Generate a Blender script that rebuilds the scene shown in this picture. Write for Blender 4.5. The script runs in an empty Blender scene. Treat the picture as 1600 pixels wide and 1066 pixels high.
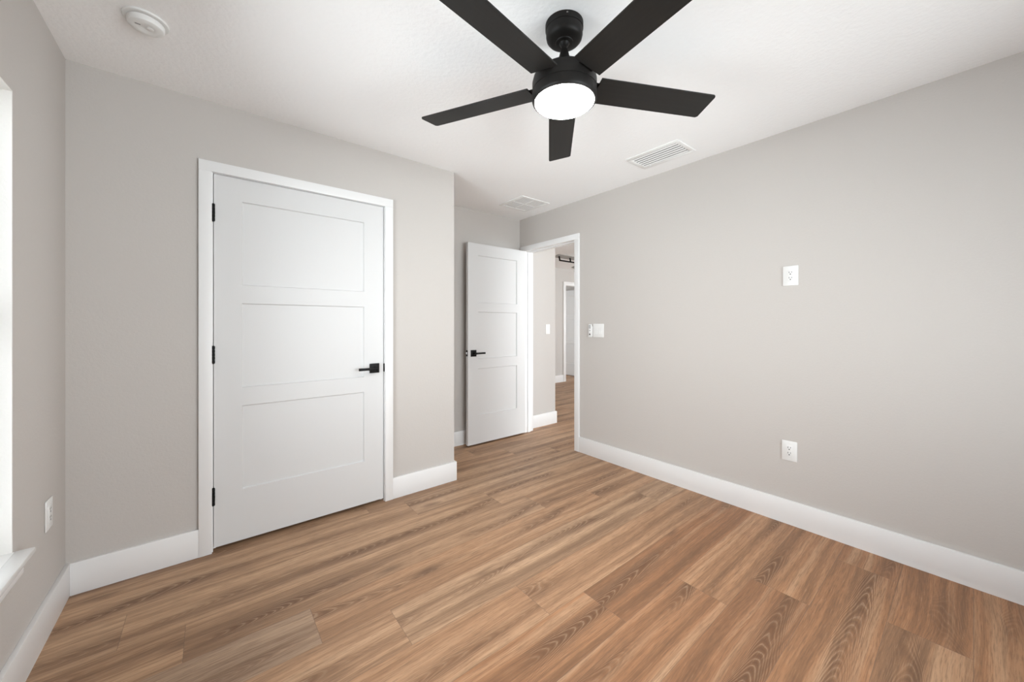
import bpy, bmesh, math, random
from mathutils import Vector, Matrix

# ------------------------------------------------------------------ camera, world, light, exposure
scene = bpy.context.scene
COL = scene.collection
PI = math.pi
H_CAM = 1.235
F_PX, W_PX = 583.44, 1600.0
YAW = math.radians(51.039)

cam_data = bpy.data.cameras.new('camera')
cam_data.sensor_fit = 'HORIZONTAL'
cam_data.sensor_width = 36.0
cam_data.lens = 36.0 * F_PX / W_PX
cam_data.shift_x = 0.0
cam_data.shift_y = -(533.0 - 507.0) / W_PX
cam_data.clip_start = 0.02
cam = bpy.data.objects.new('camera', cam_data)
COL.objects.link(cam)
cam.location = (0, 0, H_CAM)
cam.rotation_euler = (PI / 2, 0, YAW - PI / 2)
scene.camera = cam

SKY_STRENGTH = 11.0
LAMP_STRENGTH = 80.0
scene.view_settings.view_transform = 'Standard'
scene.view_settings.look = 'None'
scene.view_settings.gamma = 1.0
scene.view_settings.use_curve_mapping = False
scene.view_settings.exposure = 0.15
scene.cycles.use_denoising = True
scene.cycles.max_bounces = 14
scene.cycles.diffuse_bounces = 10
scene.cycles.glossy_bounces = 4
scene.cycles.transparent_max_bounces = 12
scene.cycles.sample_clamp_indirect = 6.0
scene.cycles.caustics_reflective = False
scene.cycles.caustics_refractive = False

world = bpy.data.worlds.new('overcast_sky')
scene.world = world
world.use_nodes = True
wn = world.node_tree
wn.nodes.clear()
w_out = wn.nodes.new('ShaderNodeOutputWorld')
w_bg = wn.nodes.new('ShaderNodeBackground')
w_tc = wn.nodes.new('ShaderNodeTexCoord')
w_sep = wn.nodes.new('ShaderNodeSeparateXYZ')
w_map = wn.nodes.new('ShaderNodeMapRange')
w_ramp = wn.nodes.new('ShaderNodeValToRGB')
w_map.inputs['From Min'].default_value = -1
w_map.inputs['From Max'].default_value = 1
cr = w_ramp.color_ramp
cr.elements[0].position = 0.0
cr.elements[0].color = (0.90, 0.97, 1.0, 1)
cr.elements[1].position = 1.0
cr.elements[1].color = (0.710, 0.775, 0.815, 1)
for p, c in ((0.48, (0.90, 0.97, 1.0, 1)), (0.52, (0.760, 0.810, 0.840, 1))):
    e = cr.elements.new(p)
    e.color = c
wn.links.new(w_tc.outputs['Generated'], w_sep.inputs[0])
wn.links.new(w_sep.outputs['Z'], w_map.inputs['Value'])
wn.links.new(w_map.outputs[0], w_ramp.inputs[0])
wn.links.new(w_ramp.outputs[0], w_bg.inputs['Color'])
w_bg.inputs['Strength'].default_value = SKY_STRENGTH
wn.links.new(w_bg.outputs[0], w_out.inputs['Surface'])


def portal(name, loc, rot, sx, sy):
    """daylight portal in the left window or an unseen opening added for light (samples the sky, emits nothing of its own)"""
    l = bpy.data.lights.new(name, 'AREA')
    l.shape = 'RECTANGLE'
    l.size, l.size_y = sx, sy
    l.cycles.is_portal = True
    o = bpy.data.objects.new(name, l)
    COL.objects.link(o)
    o.location = loc
    o.rotation_euler = rot
    return o


# ------------------------------------------------------------------ room dimensions
LX, RX = -0.511, 2.790            # left wall, right wall
CY, AY = 2.594, 3.308             # closet wall, alcove back wall
BY = -0.95                        # wall behind the camera
CX = 1.506                        # end of the closet wall
CEIL = 2.44
WT = 0.115                        # partition thickness
RX2 = RX + WT                     # hall side of the right wall
BB_H, BB_T = 0.147, 0.016
WIN_Y0, WIN_Y1, WIN_Z0, WIN_Z1 = 0.62, 2.013, 0.475, 2.013
LWT = 0.19                        # outer wall thickness
BW_X0, BW_X1, BW_Z0, BW_Z1 = 0.35, 2.50, 0.475, 2.013  # back window, added out of view to brighten the room
HY2 = 5.562                       # far hall wall
HX2 = 8.2                         # hall east side

portal('sky_portal', (LX - LWT - 0.03, (WIN_Y0 + WIN_Y1) / 2, (WIN_Z0 + WIN_Z1) / 2), (0, -PI / 2, 0),
       WIN_Z1 - WIN_Z0, WIN_Y1 - WIN_Y0)
portal('sky_portal', ((BW_X0 + BW_X1) / 2, BY - LWT - 0.03, (BW_Z0 + BW_Z1) / 2), (PI / 2, 0, 0),
       BW_X1 - BW_X0, BW_Z1 - BW_Z0)
portal('sky_portal', (HX2 + 0.18, 3.3, 1.25), (0, PI / 2, 0), 1.5, 1.2)  # unseen east opening, added to light the hall
portal('sky_portal', (5.15, BY - LWT - 0.03, 1.3), (PI / 2, 0, 0), 3.3, 1.8)  # unseen south opening, added and sized to brighten the hall wall
portal('sky_portal', (3.85, 8.33, 1.3), (-PI / 2, 0, 0), 1.3, 1.8)  # unseen north opening, added to light the far door


# ------------------------------------------------------------------ material helpers
class NT:
    def __init__(self, name):
        self.m = bpy.data.materials.new(name)
        self.m.use_nodes = True
        self.t = self.m.node_tree
        self.t.nodes.clear()
        self.out = self.t.nodes.new('ShaderNodeOutputMaterial')
        self.p = self.t.nodes.new('ShaderNodeBsdfPrincipled')
        self.t.links.new(self.p.outputs[0], self.out.inputs['Surface'])

    def n(self, kind, **kw):
        nd = self.t.nodes.new(kind)
        for k, v in kw.items():
            if k in nd.inputs:
                nd.inputs[k].default_value = v
            else:
                setattr(nd, k, v)
        return nd

    def l(self, a, b):
        self.t.links.new(a, b)

    def math(self, op, a, b=None, c=None, clamp=False):
        nd = self.t.nodes.new('ShaderNodeMath')
        nd.operation = op
        nd.use_clamp = clamp
        for i, v in enumerate((a, b, c)):
            if v is None:
                continue
            if isinstance(v, (int, float)):
                nd.inputs[i].default_value = v
            else:
                self.l(v, nd.inputs[i])
        return nd.outputs[0]

    def comb(self, x, y, z):
        nd = self.t.nodes.new('ShaderNodeCombineXYZ')
        for i, v in enumerate((x, y, z)):
            if isinstance(v, (int, float)):
                nd.inputs[i].default_value = v
            else:
                self.l(v, nd.inputs[i])
        return nd.outputs[0]

    def mix(self, fac, a, b, mode='MIX'):
        nd = self.t.nodes.new('ShaderNodeMix')
        nd.data_type = 'RGBA'
        nd.blend_type = mode
        for key, v in ((0, fac), (6, a), (7, b)):
            if isinstance(v, (int, float)):
                nd.inputs[key].default_value = v
            elif isinstance(v, tuple):
                nd.inputs[key].default_value = (*v, 1) if len(v) == 3 else v
            else:
                self.l(v, nd.inputs[key])
        return nd.outputs[2]

    def ramp(self, fac, stops):
        nd = self.t.nodes.new('ShaderNodeValToRGB')
        els = nd.color_ramp.elements
        while len(els) < len(stops):
            els.new(0.5)
        for e, (p, c) in zip(els, stops):
            e.position = p
            e.color = (c, c, c, 1) if isinstance(c, (int, float)) else (*c, 1)
        self.l(fac, nd.inputs[0])
        return nd.outputs[0]

    def noise(self, vec, scale, detail=2, rough=0.5, dist=0.0):
        nd = self.n('ShaderNodeTexNoise', Scale=scale, Detail=detail, Roughness=rough, Distortion=dist)
        if vec is not None:
            self.l(vec, nd.inputs['Vector'])
        return nd.outputs['Fac']

    def bump(self, height, strength, distance=0.002):
        nd = self.n('ShaderNodeBump', Strength=strength, Distance=distance)
        self.l(height, nd.inputs['Height'])
        self.l(nd.outputs[0], self.p.inputs['Normal'])


def paint(name, col, rough=0.6, spec=0.5, bump=0.0, scale=120.0, metal=0.0, mottled=0.0):
    a = NT(name)
    a.p.inputs['Roughness'].default_value = rough
    a.p.inputs['Specular IOR Level'].default_value = spec
    a.p.inputs['Metallic'].default_value = metal
    tc = a.n('ShaderNodeTexCoord')
    nz = a.noise(tc.outputs['Object'], scale, 3, 0.55)
    lo = tuple(c * (1 - mottled) for c in col)
    hi = tuple(min(1, c * (1 + mottled)) for c in col)
    a.l(a.mix(nz, lo, hi), a.p.inputs['Base Color'])
    if bump:
        a.bump(nz, bump)
    return a.m


M = {}
M['wall'] = paint('greige_wall_paint', (0.520, 0.492, 0.467), 0.75, 0.3, 0.35, 95, mottled=0.01)
M['hall_wall'] = paint('hall_wall_paint', (0.53, 0.508, 0.488), 0.75, 0.3, 0.3, 95, mottled=0.01)
M['reveal'] = paint('white_textured_plaster', (0.80, 0.78, 0.75), 0.8, 0.2, 0.6, 110, mottled=0.01)
M['ceiling'] = paint('white_ceiling_texture', (0.88, 0.88, 0.88), 0.85, 0.2, 1.0, 48, mottled=0.01)
M['trim'] = paint('white_trim_paint', (0.77, 0.77, 0.77), 0.4, 0.35)
M['door'] = paint('white_door_paint', (0.64, 0.64, 0.64), 0.45, 0.3, 0.02, 300)
M['plastic'] = paint('white_plastic', (0.75, 0.75, 0.74), 0.4, 0.35)
M['plastic_grey'] = paint('grey_plastic', (0.30, 0.30, 0.30), 0.4, 0.45)
M['dark_slot'] = paint('dark_slot', (0.03, 0.03, 0.03), 0.6, 0.3)
M['black'] = paint('matte_black_metal', (0.006, 0.006, 0.006), 0.5, 0.18)
M['fan_body'] = paint('matte_black_fan_metal', (0.009, 0.0078, 0.007), 0.5, 0.2)
M['vent'] = paint('white_vent_enamel', (0.80, 0.80, 0.79), 0.45, 0.4)
M['duct'] = paint('dark_duct', (0.05, 0.05, 0.05), 0.8, 0.2)
M['grille_back'] = paint('pale_grille_backing', (0.52, 0.52, 0.52), 0.8, 0.2)
M['grey_blade'] = paint('grey_fan_blade', (0.34, 0.33, 0.315), 0.5, 0.4)
M['vinyl'] = paint('white_vinyl', (0.82, 0.82, 0.82), 0.35, 0.4)
M['sill'] = paint('polished_white_sill', (0.84, 0.84, 0.83), 0.22, 0.5)
M['screw'] = paint('steel_screw', (0.6, 0.6, 0.6), 0.3, 0.5, metal=1.0)

# blade wood: black stained grain running along the blade (local X)
a = NT('black_wood_blade')
tc = a.n('ShaderNodeTexCoord')
mp = a.n('ShaderNodeMapping', Scale=(4, 90, 90))
a.l(tc.outputs['Object'], mp.inputs['Vector'])
nz = a.noise(mp.outputs[0], 1.0, 4, 0.6, 0.3)
a.l(a.mix(nz, (0.009, 0.0085, 0.008), (0.019, 0.0175, 0.016)), a.p.inputs['Base Color'])
a.p.inputs['Roughness'].default_value = 0.5
a.p.inputs['Specular IOR Level'].default_value = 0.28
a.bump(nz, 0.12, 0.001)
M['blade'] = a.m

# lamp diffuser
a = NT('glowing_lamp_diffuser')
a.p.inputs['Base Color'].default_value = (0.9, 0.9, 0.88, 1)
a.p.inputs['Emission Color'].default_value = (1.0, 0.97, 0.92, 1)
a.p.inputs['Emission Strength'].default_value = LAMP_STRENGTH
M['lamp'] = a.m

# window glass
a = NT('window_glass')
tr = a.n('ShaderNodeBsdfTransparent')
gl = a.n('ShaderNodeBsdfGlossy', Roughness=0.02)
fr = a.n('ShaderNodeFresnel', IOR=1.45)
mx = a.n('ShaderNodeMixShader')
a.l(fr.outputs[0], mx.inputs[0])
a.l(tr.outputs[0], mx.inputs[1])
a.l(gl.outputs[0], mx.inputs[2])
a.l(mx.outputs[0], a.out.inputs['Surface'])
M['glass'] = a.m

# floor: wide limed-oak planks, grain follows each plank's own coordinates
PLANK_W, PLANK_L = 0.2265, 1.835
a = NT('oak_plank_floor')
uv = a.n('ShaderNodeUVMap', uv_map='plank')
sp = a.n('ShaderNodeSeparateXYZ')
a.l(uv.outputs[0], sp.inputs[0])
U, V = sp.outputs['X'], sp.outputs['Y']
at = a.n('ShaderNodeAttribute', attribute_name='seed')
s3 = a.n('ShaderNodeSeparateColor')
a.l(at.outputs['Color'], s3.inputs[0])
R1, R2, R3 = s3.outputs[0], s3.outputs[1], s3.outputs[2]
ou = a.math('MULTIPLY_ADD', R1, 40.0, U)
ov = a.math('MULTIPLY_ADD', R2, 30.0, V)
# slow sideways wander of the grain
wander = a.noise(a.comb(a.math('MULTIPLY', ou, 1.1), a.math('MULTIPLY', ov, 2.0), R1), 1.0, 2, 0.5)
wv = a.math('MULTIPLY_ADD', a.math('SUBTRACT', wander, 0.5), 0.07, ov)
# plank tone: own variation plus light painted in by row
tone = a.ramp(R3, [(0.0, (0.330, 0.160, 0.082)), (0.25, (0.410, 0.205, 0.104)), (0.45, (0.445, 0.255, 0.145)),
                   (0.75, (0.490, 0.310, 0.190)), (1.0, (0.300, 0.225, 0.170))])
# broad streaks
st = a.noise(a.comb(a.math('MULTIPLY', ou, 0.42), a.math('MULTIPLY', wv, 17.0), R1), 1.0, 5, 0.55, 0.05)
st_d = a.ramp(st, [(0.30, 1.0), (0.43, 0.55), (0.53, 0.0)])
col = a.mix(a.math('MULTIPLY', st_d, 0.62), tone, (0.130, 0.070, 0.040))
st_l = a.ramp(st, [(0.52, 0.0), (0.72, 1.0)])
col = a.mix(a.math('MULTIPLY', st_l, 0.55), col, (0.60, 0.40, 0.25))
# heart strip of each plank: a darker band with nested cathedral arcs that die out along the length
ctr = a.math('MULTIPLY_ADD', a.math('SUBTRACT', wander, 0.5), 0.75, a.math('MULTIPLY_ADD', R1, 0.56, 0.22))
dn = a.math('SUBTRACT', a.math('DIVIDE', V, PLANK_W), ctr)
d2 = a.math('MULTIPLY', dn, dn)
along = a.noise(a.comb(a.math('MULTIPLY', ou, 1.5), a.math('MULTIPLY', dn, 1.2), a.math('MULTIPLY', R2, 17.0)), 1.0, 2, 0.5)
along_m = a.ramp(along, [(0.38, 0.0), (0.60, 1.0)])
edge = a.noise(a.comb(a.math('MULTIPLY', ou, 3.5), a.math('MULTIPLY', dn, 14.0), R2), 1.0, 3, 0.6)
hd = a.math('MULTIPLY_ADD', a.math('SUBTRACT', edge, 0.5), 0.030, d2)
heart = a.math('MULTIPLY', a.ramp(hd, [(0.0, 1.0), (0.008, 0.75), (0.030, 0.0)]), along_m)
col = a.mix(a.math('MULTIPLY', heart, 0.68), col, (0.135, 0.066, 0.035))
fld = a.noise(a.comb(a.math('MULTIPLY', ou, 1.3), a.math('MULTIPLY', wv, 9.0), a.math('MULTIPLY', R2, 9.0)), 1.0, 2, 0.4)
phase = a.math('MULTIPLY_ADD', d2, 850.0, a.math('MULTIPLY_ADD', ou, 105.0, a.math('MULTIPLY', fld, 70.0)))
rings = a.math('MULTIPLY_ADD', a.math('SINE', phase), 0.5, 0.5)
patch = a.math('MULTIPLY', a.ramp(d2, [(0.0, 1.0), (0.02, 0.9), (0.11, 0.0)]), a.ramp(along, [(0.42, 0.0), (0.62, 1.0)]))
ring_d = a.ramp(rings, [(0.0, 1.0), (0.5, 0.0)])
col = a.mix(a.math('MULTIPLY', a.math('MULTIPLY', ring_d, patch), 0.45), col, (0.12, 0.062, 0.036))
ring_l = a.ramp(rings, [(0.80, 0.0), (0.98, 1.0)])
col = a.mix(a.math('MULTIPLY', a.math('MULTIPLY', ring_l, patch), 0.28), col, (0.62, 0.46, 0.32))
# knots
kv = a.n('ShaderNodeTexVoronoi', Scale=1.0)
a.l(a.comb(a.math('MULTIPLY', ou, 1.7), a.math('MULTIPLY', wv, 5.2), 0.0), kv.inputs['Vector'])
kn = a.ramp(kv.outputs['Distance'], [(0.03, 1.0), (0.16, 0.0)])
col = a.mix(a.math('MULTIPLY', kn, 0.6), col, (0.10, 0.058, 0.038))
# fine pores
fib = a.noise(a.comb(a.math('MULTIPLY', ou, 12.0), a.math('MULTIPLY', wv, 230.0), 0.0), 1.0, 3, 0.65)
fd = a.ramp(fib, [(0.36, 1.0), (0.52, 0.0)])
col = a.mix(a.math('MULTIPLY', fd, 0.45), col, (0.15, 0.09, 0.058))
fl = a.ramp(fib, [(0.58, 0.0), (0.74, 1.0)])
col = a.mix(a.math('MULTIPLY', fl, 0.28), col, (0.62, 0.44, 0.29))
fib2 = a.noise(a.comb(a.math('MULTIPLY', ou, 2.2), a.math('MULTIPLY', wv, 80.0), 3.0), 1.0, 3, 0.6)
f2 = a.ramp(fib2, [(0.38, 1.0), (0.54, 0.0)])
col = a.mix(a.math('MULTIPLY', f2, 0.32), col, (0.16, 0.088, 0.050))
# bevel lines between planks (UV z is unused; edges from U and V)
lenu = a.n('ShaderNodeUVMap', uv_map='span')
sp2 = a.n('ShaderNodeSeparateXYZ')
a.l(lenu.outputs[0], sp2.inputs[0])
du = a.math('MINIMUM', U, a.math('SUBTRACT', sp2.outputs['X'], U))
dv = a.math('MINIMUM', V, a.math('SUBTRACT', sp2.outputs['Y'], V))
dd = a.math('MINIMUM', du, dv)
seam = a.math('LESS_THAN', dd, 0.0011)
col = a.mix(a.math('MULTIPLY', seam, 0.55), col, (0.16, 0.11, 0.08))
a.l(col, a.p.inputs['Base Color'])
a.p.inputs['Roughness'].default_value = 0.46
a.p.inputs['Specular IOR Level'].default_value = 0.22
a.bump(a.math('SUBTRACT', fib, a.math('MULTIPLY', seam, 1.2)), 0.12, 0.0012)
M['floor'] = a.m


# ------------------------------------------------------------------ mesh helpers
class MB:
    def __init__(self):
        self.bm = bmesh.new()

    def box(self, x0, x1, y0, y1, z0, z1, bevel=0.0, seg=2):
        vs = [self.bm.verts.new((x, y, z)) for x in (x0, x1) for y in (y0, y1) for z in (z0, z1)]
        idx = ((0, 1, 3, 2), (4, 6, 7, 5), (0, 4, 5, 1), (2, 3, 7, 6), (0, 2, 6, 4), (1, 5, 7, 3))
        fs = [self.bm.faces.new([vs[i] for i in q]) for q in idx]
        if bevel:
            es = list({e for f in fs for e in f.edges})
            bmesh.ops.bevel(self.bm, geom=es, offset=bevel, segments=seg, affect='EDGES', profile=0.5)
        return self

    def lathe(self, prof, cx=0, cy=0, cz=0, n=48, axis='Z'):
        """prof: list of (radius, height); axis Z up, Y: height runs along -Y"""
        rings = []
        for r, z in prof:
            if r < 1e-6:
                p = (0, 0, z)
                rings.append([p])
            else:
                rings.append([(r * math.cos(2 * PI * i / n), r * math.sin(2 * PI * i / n), z) for i in range(n)])

        def tf(p):
            x, y, z = p
            if axis == 'Z':
                return (cx + x, cy + y, cz + z)
            if axis == 'Y':
                return (cx + x, cy - z, cz + y)
            return (cx + z, cy + x, cz + y)
        rv = [[self.bm.verts.new(tf(p)) for p in ring] for ring in rings]
        for a_, b_ in zip(rv[:-1], rv[1:]):
            if len(a_) == 1 and len(b_) == 1:
                continue
            for i in range(n):
                j = (i + 1) % n
                if len(a_) == 1:
                    self.bm.faces.new((a_[0], b_[i], b_[j]))
                elif len(b_) == 1:
                    self.bm.faces.new((a_[i], a_[j], b_[0]))
                else:
                    self.bm.faces.new((a_[i], a_[j], b_[j], b_[i]))
        return self

    def prism(self, pts, y0, y1, axis='Y', bevel=0.0):
        """closed outline pts extruded; axis Y: pts are (x,z); axis Z: pts are (x,y)"""
        def tf(p, t):
            if axis == 'Y':
                return (p[0], t, p[1])
            if axis == 'X':
                return (t, p[0], p[1])
            return (p[0], p[1], t)
        a_ = [self.bm.verts.new(tf(p, y0)) for p in pts]
        b_ = [self.bm.verts.new(tf(p, y1)) for p in pts]
        fs = [self.bm.faces.new(a_), self.bm.faces.new(b_)]
        n = len(pts)
        for i in range(n):
            j = (i + 1) % n
            fs.append(self.bm.faces.new((a_[i], a_[j], b_[j], b_[i])))
        if bevel:
            es = list({e for f in fs for e in f.edges})
            bmesh.ops.bevel(self.bm, geom=es, offset=bevel, segments=2, affect='EDGES')
        return self

    def build(self, name, mat, parent=None, smooth=True):
        bm = self.bm
        bmesh.ops.recalc_face_normals(bm, faces=bm.faces)
        me = bpy.data.meshes.new(name)
        bm.to_mesh(me)
        bm.free()
        if smooth:
            for p in me.polygons:
                p.use_smooth = True
            try:
                me.set_sharp_from_angle(angle=math.radians(32))
            except Exception:
                pass
        me.materials.append(M[mat])
        o = bpy.data.objects.new(name, me)
        COL.objects.link(o)
        if parent is not None:
            o.parent = parent
        return o


def struct(o):
    o['kind'] = 'structure'
    return o


def tag(o, label, cat, group=None):
    o['label'] = label
    o['category'] = cat
    if group:
        o['group'] = group
    return o


def thing(name, label, cat, loc, rotz=0.0, group=None):
    o = bpy.data.objects.new(name, None)
    o.empty_display_size = 0.05
    COL.objects.link(o)
    o.location = loc
    o.rotation_euler = (0, 0, rotz)
    return tag(o, label, cat, group)


def holder(name, loc, rotz=0.0):
    o = bpy.data.objects.new(name, None)
    o.empty_display_size = 0.05
    COL.objects.link(o)
    o.location = loc
    o.rotation_euler = (0, 0, rotz)
    return struct(o)


# ------------------------------------------------------------------ floor and ceiling
def build_floor():
    x0, x1, y0, y1 = LX - LWT, HX2 + 0.2, BY - LWT, 8.3
    rng = random.Random(11)
    seams = {-2: 2.56, -1: 2.046, 0: 1.768, 1: 1.340, 2: 1.124, 3: 0.606, 4: 0.338, 5: -0.078,
             6: 1.560, 7: 1.050, 8: 0.812, 9: 0.42, 10: 1.95, 11: 2.35}
    tones = {}
    me = bpy.data.meshes.new('floor')
    verts, faces, uvs, spans, seeds = [], [], [], [], []
    k = math.floor((y0 - 0.68) / PLANK_W)
    while 0.68 + k * PLANK_W < y1:
        ya, yb = 0.68 + k * PLANK_W, 0.68 + (k + 1) * PLANK_W
        xs = seams.get(k, rng.uniform(0, PLANK_L))
        x = xs - PLANK_L * math.ceil((xs - x0) / PLANK_L)
        while x < x1:
            xb = x + PLANK_L
            b = len(verts)
            verts += [(x, ya, 0), (xb, ya, 0), (xb, yb, 0), (x, yb, 0)]
            faces.append((b, b + 1, b + 2, b + 3))
            uvs.append(((0, 0), (PLANK_L, 0), (PLANK_L, PLANK_W), (0, PLANK_W)))
            tone = rng.uniform(0.05, 0.40) if k <= 1 else rng.uniform(0.34, 0.46) if k == 2 else rng.uniform(0.46, 0.80)  # near rows redder, far rows tan: uneven light put into plank colours
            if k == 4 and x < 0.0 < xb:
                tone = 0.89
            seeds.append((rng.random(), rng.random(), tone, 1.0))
            x = xb
        k += 1
    me.from_pydata(verts, [], faces)
    me.uv_layers.new(name='plank')
    me.uv_layers.new(name='span')
    me.color_attributes.new('seed', 'FLOAT_COLOR', 'CORNER')
    u1, u2, at = me.uv_layers['plank'], me.uv_layers['span'], me.color_attributes['seed']
    for i, p in enumerate(me.polygons):
        for j, li in enumerate(p.loop_indices):
            u1.data[li].uv = uvs[i][j]
            u2.data[li].uv = (PLANK_L, PLANK_W)
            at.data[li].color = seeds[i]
    me.materials.append(M['floor'])
    o = bpy.data.objects.new('floor', me)
    COL.objects.link(o)
    return struct(o)


build_floor()
m = MB()
m.box(LX - LWT, HX2 + 0.2, BY - LWT, 8.3, CEIL, CEIL + 0.12)
struct(m.build('ceiling', 'ceiling'))

# ------------------------------------------------------------------ walls
# left wall with the window opening
m = MB()
m.box(LX - LWT, LX, BY - LWT, WIN_Y0, 0, CEIL)
m.box(LX - LWT, LX, WIN_Y1, AY + WT, 0, CEIL)
m.box(LX - LWT, LX, WIN_Y0, WIN_Y1, 0, WIN_Z0)
m.box(LX - LWT, LX, WIN_Y0, WIN_Y1, WIN_Z1, CEIL)
wall_left = struct(m.build('wall_left', 'wall', smooth=False))
# white textured returns of the window opening
m = MB()
rt = 0.004
m.box(LX - LWT + 0.07, LX - 0.0008, WIN_Y1 - rt, WIN_Y1, WIN_Z0, WIN_Z1)
m.box(LX - LWT + 0.07, LX - 0.0008, WIN_Y0, WIN_Y0 + rt, WIN_Z0, WIN_Z1)
m.box(LX - LWT + 0.07, LX - 0.0008, WIN_Y0 + rt, WIN_Y1 - rt, WIN_Z1 - rt, WIN_Z1)
m.build('window_return', 'reveal', wall_left, smooth=False)

# wall behind the camera, with an unseen window added for fill light
m = MB()
m.box(LX, BW_X0, BY - LWT, BY, 0, CEIL)
m.box(BW_X1, RX2, BY - LWT, BY, 0, CEIL)
m.box(BW_X0, BW_X1, BY - LWT, BY, 0, BW_Z0)
m.box(BW_X0, BW_X1, BY - LWT, BY, BW_Z1, CEIL)
struct(m.build('wall_back', 'wall', smooth=False))

# closet wall (front) and its side, with the door opening
D1_X0, D1_X1, D1_TOP = 0.000, 0.957, 2.071
m = MB()
m.box(LX, D1_X0, CY, CY + WT, 0, CEIL)
m.box(D1_X1, CX, CY, CY + WT, 0, CEIL)
m.box(D1_X0, D1_X1, CY, CY + WT, D1_TOP, CEIL)
m.box(CX - WT, CX, CY + WT, AY, 0, CEIL)
struct(m.build('wall_front', 'wall', smooth=False))

# alcove back wall, running on past the doorway as the hall wall
m = MB()
m.box(LX, RX, AY, AY + WT, 0, CEIL)
struct(m.build('wall_alcove', 'wall', smooth=False))
m = MB()
m.box(RX2, 3.369, 3.304, 3.304 + WT, 0, CEIL)
struct(m.build('wall_hall', 'hall_wall', smooth=False))

# right wall with the doorway
D2_Y0, D2_Y1, D2_TOP = 2.453, 3.230, 2.080
m = MB()
m.box(RX, RX2, BY, D2_Y0, 0, CEIL)
m.box(RX, RX2, D2_Y1, AY + WT, 0, CEIL)
m.box(RX, RX2, D2_Y0, D2_Y1, D2_TOP, CEIL)
struct(m.build('wall_right', 'wall', smooth=False))

# far hall wall with the open door, and the shell of the room behind it
D3_X0, D3_X1, D3_TOP = 5.975, 6.785, 2.090
m = MB()
m.box(3.0, D3_X0, HY2, HY2 + WT, 0, CEIL)
m.box(D3_X1, HX2, HY2, HY2 + WT, 0, CEIL)
m.box(D3_X0, D3_X1, HY2, HY2 + WT, D3_TOP, CEIL)
struct(m.build('wall_hall_far', 'hall_wall', smooth=False))
m = MB()
m.box(6.90, 7.0, HY2 + WT, 8.2, 0, CEIL)
m.box(3.0, 3.2, 8.2, 8.3, 0, CEIL)
m.box(4.5, 7.0, 8.2, 8.3, 0, CEIL)
m.box(3.2, 4.5, 8.2, 8.3, 0, 0.4)
m.box(3.2, 4.5, 8.2, 8.3, 2.2, CEIL)
struct(m.build('wall_far_room', 'hall_wall', smooth=False))
m = MB()
m.box(HX2, HX2 + 0.15, BY, 2.7, 0, CEIL)
m.box(HX2, HX2 + 0.15, 3.9, HY2 + WT, 0, CEIL)
m.box(HX2, HX2 + 0.15, 2.7, 3.9, 2.0, CEIL)
m.box(HX2, HX2 + 0.15, 2.7, 3.9, 0, 0.5)
m.box(RX2, 3.5, BY - LWT, BY, 0, CEIL)
m.box(6.8, HX2 + 0.15, BY - LWT, BY, 0, CEIL)
m.box(3.5, 6.8, BY - LWT, BY, 2.2, CEIL)
m.box(3.5, 6.8, BY - LWT, BY, 0, 0.4)
m.box(2.95, 3.0, 3.304 + WT, 8.3, 0, CEIL)
struct(m.build('wall_hall_side', 'hall_wall', smooth=False))

# ------------------------------------------------------------------ baseboards


def bboard(name, *boxes):
    m = MB()
    for b in boxes:
        m.box(*b, 0, BB_H, bevel=0.0015)
    return struct(m.build(name, 'trim'))


T = BB_T
bboard('baseboard_left', (LX, LX + T, BY, CY))
bboard('baseboard_back', (LX + T, RX - T, BY, BY + T))
bboard('baseboard_front', (LX + T, -0.047, CY - T, CY), (1.004, CX + T, CY - T, CY), (CX, CX + T, CY, AY - T))
bboard('baseboard_alcove', (CX + T, RX, AY - T, AY))
bboard('baseboard_right', (RX - T, RX, BY + T, 2.403))
bboard('baseboard_hall', (RX2, 3.369 + T, 3.304 - T, 3.304), (3.369, 3.369 + T, 3.304, 3.304 + WT))
bboard('baseboard_hall_far', (3.0, 5.905, HY2 - T, HY2))

# ------------------------------------------------------------------ door casings and jambs
CT = 0.018                                                       # casing thickness


def casing_xz(m, x0, x1, ztop, w, y_face, dirn=-1):
    """flat casing around an opening in a wall facing -y"""
    ya, yb = (y_face - CT, y_face) if dirn < 0 else (y_face, y_face + CT)
    m.box(x0 - w, x0, ya, yb, 0, ztop, bevel=0.0012)
    m.box(x1, x1 + w, ya, yb, 0, ztop, bevel=0.0012)
    m.box(x0 - w, x1 + w, ya, yb, ztop, ztop + w, bevel=0.0012)


m = MB()
casing_xz(m, 0.008, 0.949, 2.058, 0.056, CY)
tr1 = struct(m.build('trim_1', 'trim'))
m = MB()
m.box(D1_X0, 0.0125, CY, CY + WT, 0, 2.071)
m.box(0.9455, D1_X1, CY, CY + WT, 0, 2.071)
m.box(0.0125, 0.9455, CY, CY + WT, 2.0565, 2.071)
m.box(0.0125, 0.0245, CY + 0.038, CY + 0.072, 0, 2.0565)
m.box(0.9335, 0.9455, CY + 0.038, CY + 0.072, 0, 2.0565)
m.box(0.0245, 0.9335, CY + 0.038, CY + 0.072, 2.0445, 2.0565)
m.build('door_jamb', 'trim', tr1)
m = MB()
m.box(0.9445, 0.9555, CY - CT * 0.0 - 0.0035, CY + 0.02, 0.905, 0.962, bevel=0.001)
m.build('strike_plate', 'black', tr1)

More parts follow.
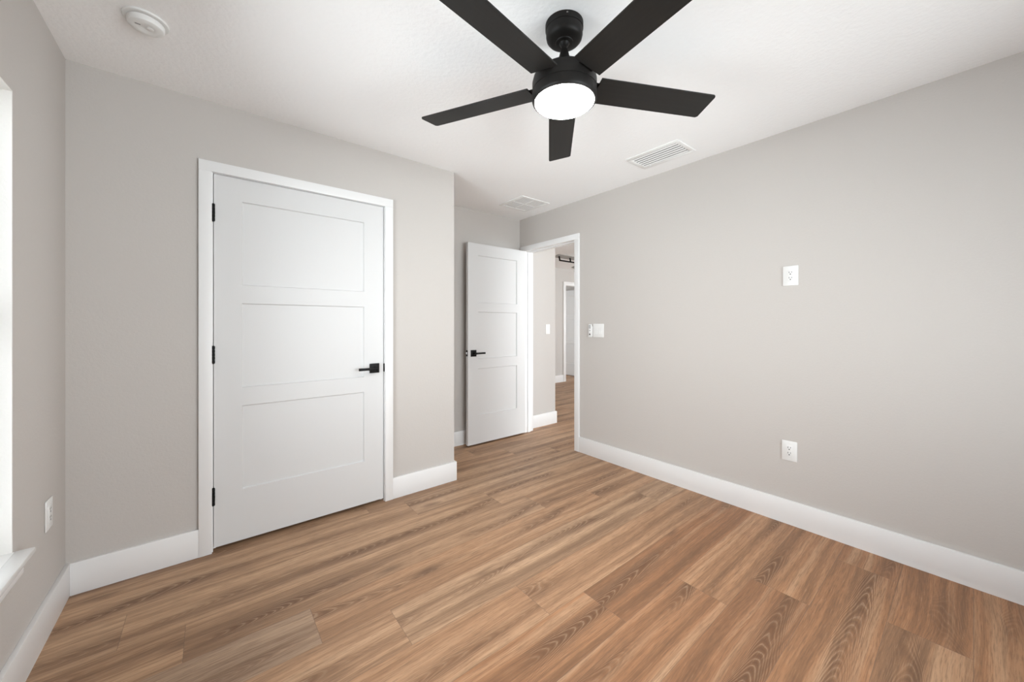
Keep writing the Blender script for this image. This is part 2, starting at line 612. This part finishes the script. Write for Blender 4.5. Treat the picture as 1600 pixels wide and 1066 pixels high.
# doorway in the right wall: casing on both faces
m = MB()
yN, yF = 2.459, 3.224
for xa, xb in ((RX - CT, RX), (RX2, RX2 + CT)):
    m.box(xa, xb, yN - 0.056, yN, 0, 2.064, bevel=0.0012)
    m.box(xa, xb, yF, yF + 0.056, 0, 2.064, bevel=0.0012)
    m.box(xa, xb, yN - 0.056, yF + 0.056, 2.064, 2.120, bevel=0.0012)
tr2 = struct(m.build('trim_2', 'trim'))
m = MB()
m.box(RX, RX2, D2_Y0, 2.465, 0, D2_TOP)
m.box(RX, RX2, 3.218, D2_Y1, 0, D2_TOP)
m.box(RX, RX2, 2.465, 3.218, 2.068, D2_TOP)
m.box(RX + 0.040, RX + 0.074, 2.465, 2.477, 0, 2.068)
m.box(RX + 0.040, RX + 0.074, 3.206, 3.218, 0, 2.068)
m.box(RX + 0.040, RX + 0.074, 2.477, 3.206, 2.056, 2.068)
m.build('door_jamb', 'trim', tr2)

# far door casing
m = MB()
casing_xz(m, 5.985, 6.775, 2.086, 0.075, HY2)
tr3 = struct(m.build('trim_3', 'trim'))
m = MB()
m.box(D3_X0, 5.990, HY2, HY2 + WT, 0, D3_TOP)
m.box(6.770, D3_X1, HY2, HY2 + WT, 0, D3_TOP)
m.box(5.990, 6.770, HY2, HY2 + WT, 2.078, D3_TOP)
m.build('door_jamb', 'trim', tr3)


# ------------------------------------------------------------------ three-panel doors
def door_leaf(W, H, T_, xs, zs, recess=0.010, slope=0.005):
    """local x 0..W, y 0..T_ , z 0..H; xs=(x0,x1); zs list of (z0,z1), moulded on both faces"""
    m = MB()
    bm = m.bm
    XC = [0, xs[0], xs[1], W]
    ZC = [0]
    for z0, z1 in zs:
        ZC += [z0, z1]
    ZC.append(H)
    for side in (0, 1):
        y = 0 if side == 0 else T_
        d = recess if side == 0 else -recess

        def V(x, z, dy=0.0):
            return bm.verts.new((x, y + dy, z))
        for i in range(3):
            for j in range(len(ZC) - 1):
                xa, xb, za, zb = XC[i], XC[i + 1], ZC[j], ZC[j + 1]
                if i == 1 and j % 2 == 1:
                    o = [(xa, za), (xb, za), (xb, zb), (xa, zb)]
                    s1 = [(xa + slope * .25, za + slope * .25), (xb - slope * .25, za + slope * .25),
                          (xb - slope * .25, zb - slope * .25), (xa + slope * .25, zb - slope * .25)]
                    s = [(xa + slope, za + slope), (xb - slope, za + slope), (xb - slope, zb - slope), (xa + slope, zb - slope)]
                    vo = [V(*p) for p in o]
                    vm = [V(*p, d * .55) for p in s1]
                    vi = [V(*p, d) for p in s]
                    for q in range(4):
                        r = (q + 1) % 4
                        bm.faces.new((vo[q], vo[r], vm[r], vm[q]))
                        bm.faces.new((vm[q], vm[r], vi[r], vi[q]))
                    bm.faces.new(vi)
                else:
                    bm.faces.new([V(xa, za), V(xb, za), V(xb, zb), V(xa, zb)])
    pts = [(0, 0), (W, 0), (W, H), (0, H)]
    for q in range(4):
        (xa, za), (xb, zb) = pts[q], pts[(q + 1) % 4]
        bm.faces.new([bm.verts.new(p) for p in ((xa, 0, za), (xb, 0, zb), (xb, T_, zb), (xa, T_, za))])
    bmesh.ops.remove_doubles(bm, verts=bm.verts, dist=1e-5)
    return m


def lever_set(parent, x, z, y_face, out, direction):
    """square rose with a flat lever; out = -1 towards -y, +1 towards +y"""
    s = out
    m = MB()
    y0, y1 = sorted((y_face, y_face + s * 0.010))
    m.box(x - 0.0325, x + 0.0325, y0, y1, z - 0.0325, z + 0.0325, bevel=0.0022)
    handle = m.build('door_handle', 'black', parent)
    m = MB()
    m.lathe([(0.011, 0), (0.011, 0.045)], x, y_face + (s * 0.008), z, 24, axis='Y') if s < 0 else \
        m.lathe([(0.011, -0.045), (0.011, 0)], x, y_face + 0.008, z, 24, axis='Y')
    y0, y1 = sorted((y_face + s * 0.040, y_face + s * 0.053))
    xa, xb = sorted((x - direction * 0.012, x + direction * 0.116))
    m.box(xa, xb, y0, y1, z - 0.0085, z + 0.0085, bevel=0.0025)
    m.build('lever', 'black', handle)
    return handle


def hinge(parent, x, y, zc, leaf=None):
    m = MB()
    hh = 0.047
    for i in range(5):
        a0 = zc - hh + i * (2 * hh / 5)
        m.lathe([(0, 0.0006), (0.0066, 0.0006), (0.0074, 0.0016), (0.0074, 2 * hh / 5 - 0.0016),
                 (0.0066, 2 * hh / 5 - 0.0006), (0, 2 * hh / 5 - 0.0006)], x, y, a0, 20)
    m.lathe([(0, -0.003), (0.004, -0.002), (0.004, 2 * hh + 0.002), (0, 2 * hh + 0.003)], x, y, zc - hh, 16)
    if leaf:
        m.box(*leaf, zc - hh, zc + hh)
    return m.build('hinge', 'black', parent)


# closet door: hinged on the left, flush with the wall face
Z0 = 0.020
D1W = 0.9255
m = door_leaf(D1W, 2.0335, 0.035, (0.1245, 0.7960), [(0.286, 0.757), (0.858, 1.334), (1.435, 1.906)])
door1 = struct(m.build('door_1', 'door', smooth=False))
door1.location = (0.0155, CY + 0.001, Z0)
lever_set(door1, 0.8635, 0.934 - Z0, 0.0, -1, -1)
for zc in (1.841, 1.070, 0.300):
    hinge(door1, -0.0015, -0.0075, zc - Z0, (-0.0022, -0.0008, -0.005, 0.03))
m = MB()
m.box(D1W - 0.0005, D1W + 0.0018, 0.004, 0.03, 0.900 - Z0 + 0.004, 0.968 - Z0, bevel=0.0005)
m.build('latch_plate', 'black', door1)

# entry door: open 90 degrees into the alcove, hinged on the far jamb
D2W = 0.757
m = door_leaf(D2W, 2.045, 0.035, (0.122, 0.638), [(0.289, 0.767), (0.866, 1.347), (1.441, 1.924)])
door2 = struct(m.build('door_2', 'door', smooth=False))
door2.location = (2.007, 3.183, 0.016)
lever_set(door2, 0.064, 0.926, 0.0, -1, 1)
lever_set(door2, 0.064, 0.926, 0.035, 1, 1)
for zc in (1.83, 1.03, 0.26):
    hinge(door2, D2W + 0.010, 0.030, zc, (D2W + 0.0002, D2W + 0.004, 0.014, 0.030))
m = MB()
m.box(-0.0022, 0.0005, 0.005, 0.030, 0.898, 0.958, bevel=0.0006)
lp = m.build('latch_plate', 'black', door2)
m = MB()
m.box(-0.012, 0.0, 0.011, 0.024, 0.916, 0.940, bevel=0.002)
m.build('latch_bolt', 'screw', lp)

# far hall door: swung 90 degrees into the room behind, on its right jamb
m = door_leaf(0.762, 2.035, 0.035, (0.122, 0.640), [(0.286, 0.757), (0.858, 1.334), (1.435, 1.906)])
door3 = struct(m.build('door_3', 'door', smooth=False))
door3.location = (6.730, HY2 + WT + 0.005 + 0.762, 0.013)
door3.rotation_euler = (0, 0, -PI / 2)
lever_set(door3, 0.064, 0.926, 0.0, -1, 1)

# ------------------------------------------------------------------ windows


def window(name, axis, a0, a1, z0, z1, p_in, depth_dir):
    """single-hung window set in an outer wall; axis 'Y': runs along y in the left wall, 'X': in the back wall"""
    root = holder(name, (0, 0, 0))

    def bx(m, u0, u1, v0, v1, za, zb, bev=0.003):
        v0, v1 = sorted((v0, v1))
        if axis == 'Y':
            m.box(v0, v1, u0, u1, za, zb, bevel=bev)
        else:
            m.box(u0, u1, v0, v1, za, zb, bevel=bev)
    s = depth_dir
    f0, f1 = p_in + s * 0.12, p_in + s * 0.185
    w = 0.045
    m = MB()
    bx(m, a0 + .001, a0 + w, f0, f1, z0, z1 - .001)
    bx(m, a1 - w, a1 - .001, f0, f1, z0, z1 - .001)
    bx(m, a0 + w, a1 - w, f0, f1, z0, z0 + w)
    bx(m, a0 + w, a1 - w, f0, f1, z1 - w, z1 - .001)
    zm = (z0 + z1) / 2
    bx(m, a0 + w, a1 - w, f0 + s * .01, f1 - s * .01, zm - 0.025, zm + 0.025)
    m.build('window_frame', 'vinyl', root)
    m = MB()
    bx(m, a0 + w, a1 - w, p_in + s * 0.150, p_in + s * 0.154, z0 + w, zm - .025, 0)
    bx(m, a0 + w, a1 - w, p_in + s * 0.150, p_in + s * 0.154, zm + .025, z1 - w, 0)
    m.build('glass', 'glass', root, smooth=False)
    m = MB()
    bx(m, a0 - 0.006, a1 + 0.008, p_in - s * 0.047, p_in - s * 0.001, z0 - 0.020, z0, 0.004)
    bx(m, a0 + .001, a1 - .001, p_in - s * 0.004, p_in + s * 0.12, z0 - 0.001, z0 + 0.0005, 0)
    sill = m.build('window_sill', 'sill', root)
    m = MB()
    bx(m, a0, a1 - 0.008, p_in - s * 0.026, p_in, z0 - 0.075, z0 - 0.020, 0.006)
    m.build('apron', 'trim', root)
    return root


window('window_1', 'Y', WIN_Y0, WIN_Y1, WIN_Z0, WIN_Z1, LX, -1)
window('fill_window', 'X', BW_X0, BW_X1, BW_Z0, BW_Z1, BY, -1)  # made-up window behind the camera, there for its fill light

# ------------------------------------------------------------------ outlets and switches


def outlet(label, loc, rotz):
    t = thing('power_outlet', label, 'outlet', loc, rotz, 'duplex wall outlets')
    m = MB()
    m.box(-0.0395, 0.0395, -0.0055, 0, -0.061, 0.061, bevel=0.003)
    m.build('faceplate', 'plastic', t)
    m = MB()
    m.box(-0.0165, 0.0165, -0.0075, -0.004, -0.0335, 0.0335, bevel=0.001)
    rec = m.build('receptacle', 'plastic', t)
    for zc in (0.0165, -0.0165):
        m = MB()
        m.box(-0.0078, -0.0052, -0.0079, -0.006, zc + 0.0005, zc + 0.0095)
        m.box(0.0052, 0.0078, -0.0079, -0.006, zc + 0.0015, zc + 0.0090)
        m.lathe([(0, 0.0), (0.0033, 0.0), (0.0033, 0.0019), (0, 0.0019)], 0, -0.006, zc - 0.0065, 16, axis='Y')
        m.build('socket', 'dark_slot', rec)
    for zc in (0.0485, -0.0485):
        m = MB()
        m.lathe([(0.0032, 0.0), (0.0032, 0.0008), (0, 0.0012)], 0, -0.0053, zc, 16, axis='Y')
        m.build('screw', 'plastic', t)
    return t


outlet('white wall outlet mounted high on the right wall', (RX, 0.711, 1.535), -PI / 2)
outlet('white wall outlet low on the right wall, above the baseboard', (RX, 0.717, 0.452), -PI / 2)
outlet('white wall outlet low on the left wall beside the window sill', (LX, 2.358, 0.466), PI / 2)


def rocker(m, x):
    m.prism([(-0.004, 0.031), (-0.0062, 0.031), (-0.0075, 0.0), (-0.0095, -0.031), (-0.004, -0.031)],
            x - 0.0155, x + 0.0155, axis='X')


t = thing('light_switch', 'white double rocker switch plate on the right wall beside the doorway', 'light switch',
          (RX, 2.178, 1.178), -PI / 2)
m = MB()
m.box(-0.0605, 0.0605, -0.006, 0, -0.062, 0.062, bevel=0.003)
m.build('faceplate', 'plastic', t)
for x in (-0.023, 0.023):
    m = MB()
    rocker(m, x)
    m.build('rocker', 'plastic', t, smooth=False)

t = thing('light_switch', 'white single switch plate on the hall wall, seen through the doorway', 'light switch',
          (3.236, 3.304, 1.176), 0)
m = MB()
m.box(-0.037, 0.037, -0.006, 0, -0.060, 0.060, bevel=0.003)
m.build('faceplate', 'plastic', t)
m = MB()
rocker(m, 0)
m.build('rocker', 'plastic', t, smooth=False)

# fan remote in its wall cradle
t = thing('fan_remote', 'small white fan remote in a wall cradle left of the double switch', 'remote control',
          (RX, 2.264, 1.176), -PI / 2)
m = MB()
m.box(-0.0195, 0.0195, -0.008, 0, -0.056, 0.040, bevel=0.003)
m.box(-0.0195, 0.0195, -0.024, -0.008, -0.0595, -0.050, bevel=0.003)
m.build('cradle', 'plastic', t)
m = MB()
m.box(-0.0170, 0.0170, -0.021, -0.009, -0.0495, 0.060, bevel=0.004)
body = m.build('body', 'plastic', t)
for x, z, w, h in ((-0.006, 0.047, .0052, .0040), (0.006, 0.047, .0052, .0040), (-0.006, 0.036, .0052, .0040),
                   (0.006, 0.036, .0052, .0040), (-0.006, 0.025, .0052, .0040), (0.006, 0.025, .0052, .0040),
                   (0.0, 0.002, .0085, .0032)):
    m = MB()
    m.box(x - w, x + w, -0.0222, -0.020, z - h, z + h, bevel=0.0006)
    m.build('button', 'plastic_grey', body)
m = MB()
m.lathe([(0.0, 0.0), (0.0080, 0.0), (0.0080, 0.0014), (0.0, 0.0018)], 0, -0.0208, -0.034, 24, axis='Y')
pb = m.build('power_button', 'dark_slot', body)
pb['label'] = 'round black button'

# ------------------------------------------------------------------ ceiling register, grille, smoke detector
t = thing('supply_vent', 'white louvred air register on the ceiling near the right wall', 'air vent',
          (2.488, 1.405, CEIL))
hx, hy, ix, iy = 0.129, 0.197, 0.094, 0.168
m = MB()
for b in ((-hx, -ix, -hy, hy), (ix, hx, -hy, hy), (-ix, ix, -hy, -iy), (-ix, ix, iy, hy)):
    m.box(*b, -0.007, 0, bevel=0.002)
m.build('frame', 'vent', t)
m = MB()
m.box(-ix + .001, ix - .001, -iy + .001, iy - .001, -0.0012, -0.0004)
m.build('duct_opening', 'duct', t)
for i in range(6):
    x = -ix + 0.016 + i * (2 * ix - 0.032) / 5
    m = MB()
    m.prism([(x - 0.0045, -0.0015), (x + 0.0005, -0.0060), (x + 0.0065, -0.0072), (x + 0.0065, -0.0062), (x + 0.0012, -0.0052), (x - 0.0030, -0.0015)],
            -iy + 0.001, iy - 0.001, axis='Y')
    m.build('louvre', 'vent', t)
m = MB()
m.box(ix - 0.012, ix - 0.006, iy - 0.05, iy - 0.044, -0.02, -0.006, bevel=0.001)
m.build('damper_lever', 'vent', t)

t = thing('return_grille', 'square white air grille on the alcove ceiling by the doorway', 'air vent', (2.446, 2.830, CEIL))
m = MB()
hx, ix = 0.180, 0.148
for b in ((-hx, -ix, -hx, hx), (ix, hx, -hx, hx), (-ix, ix, -hx, -ix), (-ix, ix, ix, hx)):
    m.box(*b, -0.006, 0, bevel=0.002)
m.box(-0.006, 0.006, -ix, ix, -0.006, -0.001, bevel=0.001)
m.box(-ix, ix, -0.004, 0.004, -0.0055, -0.001, bevel=0.001)
m.build('frame', 'vent', t)
m = MB()
m.box(-ix + .001, ix - .001, -ix + .001, ix - .001, -0.0012, -0.0004)
m.build('duct_opening', 'grille_back', t)
for i in range(14):
    x = -ix + 0.010 + i * (2 * ix - 0.018) / 13
    m = MB()
    m.prism([(x - 0.0045, -0.0016), (x + 0.0045, -0.0034), (x + 0.0045, -0.0042), (x - 0.0045, -0.0024)], -ix + 0.001, ix - 0.001, axis='Y')
    m.build('slat', 'vent', t)

t = thing('smoke_detector', 'round white smoke detector on the ceiling above the closet wall', 'smoke detector', (-0.197, 2.062, CEIL))
m = MB()
m.lathe([(0.0, 0.0), (0.068, 0.0), (0.068, -0.006), (0.066, -0.008), (0.0, -0.008)], n=64)
m.build('base', 'plastic', t)
m = MB()
m.lathe([(0.0, -0.008), (0.050, -0.008), (0.050, -0.0105), (0.0555, -0.011), (0.0560, -0.022), (0.0525, -0.030), (0.044, -0.0335),
         (0.026, -0.0345), (0.025, -0.0340), (0.0, -0.0340)], n=64)
m.build('cover', 'plastic', t)
m = MB()
m.lathe([(0.0, -0.033), (0.011, -0.033), (0.011, -0.0358), (0.0095, -0.0365), (0.0, -0.0365)], 0.012, -0.008, 0, 32)
m.build('test_button', 'plastic', t)
m = MB()
m.box(-0.030, -0.014, -0.020, -0.013, -0.0353, -0.031, bevel=0.001)
m.build('vent_slot', 'plastic_grey', t)


# ------------------------------------------------------------------ ceiling fans
def rounded_blade(r0, r1, hw0, hw1, th, rad=0.012):
    pts = []

    def arc(cx_, cy_, a0, a1):
        for i in range(6):
            an = a0 + (a1 - a0) * i / 5
            pts.append((cx_ + rad * math.cos(an), cy_ + rad * math.sin(an)))
    pts.append((r0, -hw0))
    arc(r1 - rad, -hw1 + rad, -PI / 2, 0)
    arc(r1 - rad, hw1 - rad, 0, PI / 2)
    pts.append((r0, hw0))
    m = MB()
    m.prism(pts, -th / 2, th / 2, axis='Z', bevel=0.0012)
    return m


FX, FY = 1.1086, 1.0364
fan = thing('ceiling_fan', 'black five-blade ceiling fan with a glowing round light under its hub', 'ceiling fan', (FX, FY, CEIL))
m = MB()
m.lathe([(0.0, 0.0), (0.0755, 0.0), (0.0755, -0.021), (0.0745, -0.0230), (0.0728, -0.0235), (0.0728, -0.046), (0.0705, -0.056),
         (0.064, -0.064), (0.053, -0.069), (0.036, -0.071), (0.034, -0.074), (0.024, -0.075), (0.0, -0.075)], n=64)
can = m.build('canopy', 'fan_body', fan)
sa = math.radians(232)
m = MB()
m.lathe([(0.0, -0.002), (0.0035, -0.001), (0.0038, 0.0015), (0.0, 0.003)], 0.0755 * math.cos(sa), 0.0755 * math.sin(sa), -0.011, 12)
m.build('screw', 'screw', can)
m = MB()
m.lathe([(0.0, -0.060), (0.020, -0.066), (0.021, -0.076), (0.017, -0.083), (0.0108, -0.087), (0.0108, -0.150), (0.0, -0.150)], n=32)
m.build('downrod', 'fan_body', fan)
m = MB()
m.lathe([(0.0, -0.100), (0.0135, -0.100), (0.0155, -0.105), (0.020, -0.125), (0.028, -0.143), (0.040, -0.159), (0.058, -0.173),
         (0.085, -0.188), (0.110, -0.203), (0.124, -0.216), (0.1285, -0.234), (0.1285, -0.268), (0.126, -0.2695), (0.126, -0.272), (0.1295, -0.2735),
         (0.1295, -0.302), (0.127, -0.309), (0.1225, -0.313), (0.119, -0.313), (0.119, -0.306), (0.0, -0.306)], n=72)
m.build('motor_housing', 'fan_body', fan)
m = MB()
m.lathe([(0.0, -0.3065), (0.1185, -0.3065), (0.1185, -0.3125), (0.112, -0.3185), (0.085, -0.3235), (0.045, -0.326), (0.0, -0.327)], n=72)
lens = m.build('light_diffuser', 'lamp', fan)
lens['label'] = 'glowing white round diffuser'
BLADE_Z = 2.1936 - CEIL
for k in range(5):
    th = math.radians(117.4 + 72 * k)
    m = rounded_blade(0.136, 0.6587, 0.0625, 0.0625, 0.0065, 0.009)
    b = m.build('blade', 'blade', fan)
    b.matrix_local = Matrix.Translation((0, 0, BLADE_Z)) @ Matrix.Rotation(th, 4, 'Z') @ Matrix.Rotation(math.radians(-11.3), 4, 'X')
    m = MB()
    m.box(0.118, 0.190, -0.032, 0.032, 0.0035, 0.0075, bevel=0.001)
    m.build('blade_bracket', 'fan_body', b)

# second fan in the open room beyond the hall
hf = thing('ceiling_fan', 'grey-bladed ceiling fan with black arms, partly seen through the doorway', 'ceiling fan', (4.62, 3.78, CEIL))
m = MB()
m.lathe([(0.0, 0.0), (0.068, 0.0), (0.066, -0.03), (0.045, -0.055), (0.0, -0.058)], n=40)
m.build('canopy', 'black', hf)
m = MB()
m.lathe([(0.0, -0.05), (0.011, -0.05), (0.011, -0.15), (0.0, -0.15)], n=20)
m.build('downrod', 'black', hf)
m = MB()
m.lathe([(0.0, -0.14), (0.03, -0.14), (0.08, -0.16), (0.092, -0.18), (0.092, -0.25), (0.07, -0.275), (0.0, -0.28)], n=48)
m.build('motor_housing', 'black', hf)
for k in range(3):
    th = math.radians(180 + 120 * k)
    m = rounded_blade(0.20, 0.755, 0.055, 0.060, 0.007, 0.02)
    b = m.build('blade', 'grey_blade', hf)
    b.matrix_local = Matrix.Translation((0, 0, -0.215)) @ Matrix.Rotation(th, 4, 'Z') @ Matrix.Rotation(math.radians(12), 4, 'X')
    m = MB()
    m.box(0.09, 0.69, -0.012, 0.012, -0.072, -0.058, bevel=0.002)
    m.box(0.678, 0.69, -0.010, 0.010, -0.060, -0.003, bevel=0.001)
    m.box(0.448, 0.46, -0.010, 0.010, -0.060, -0.003, bevel=0.001)
    m.build('blade_arm', 'black', b)
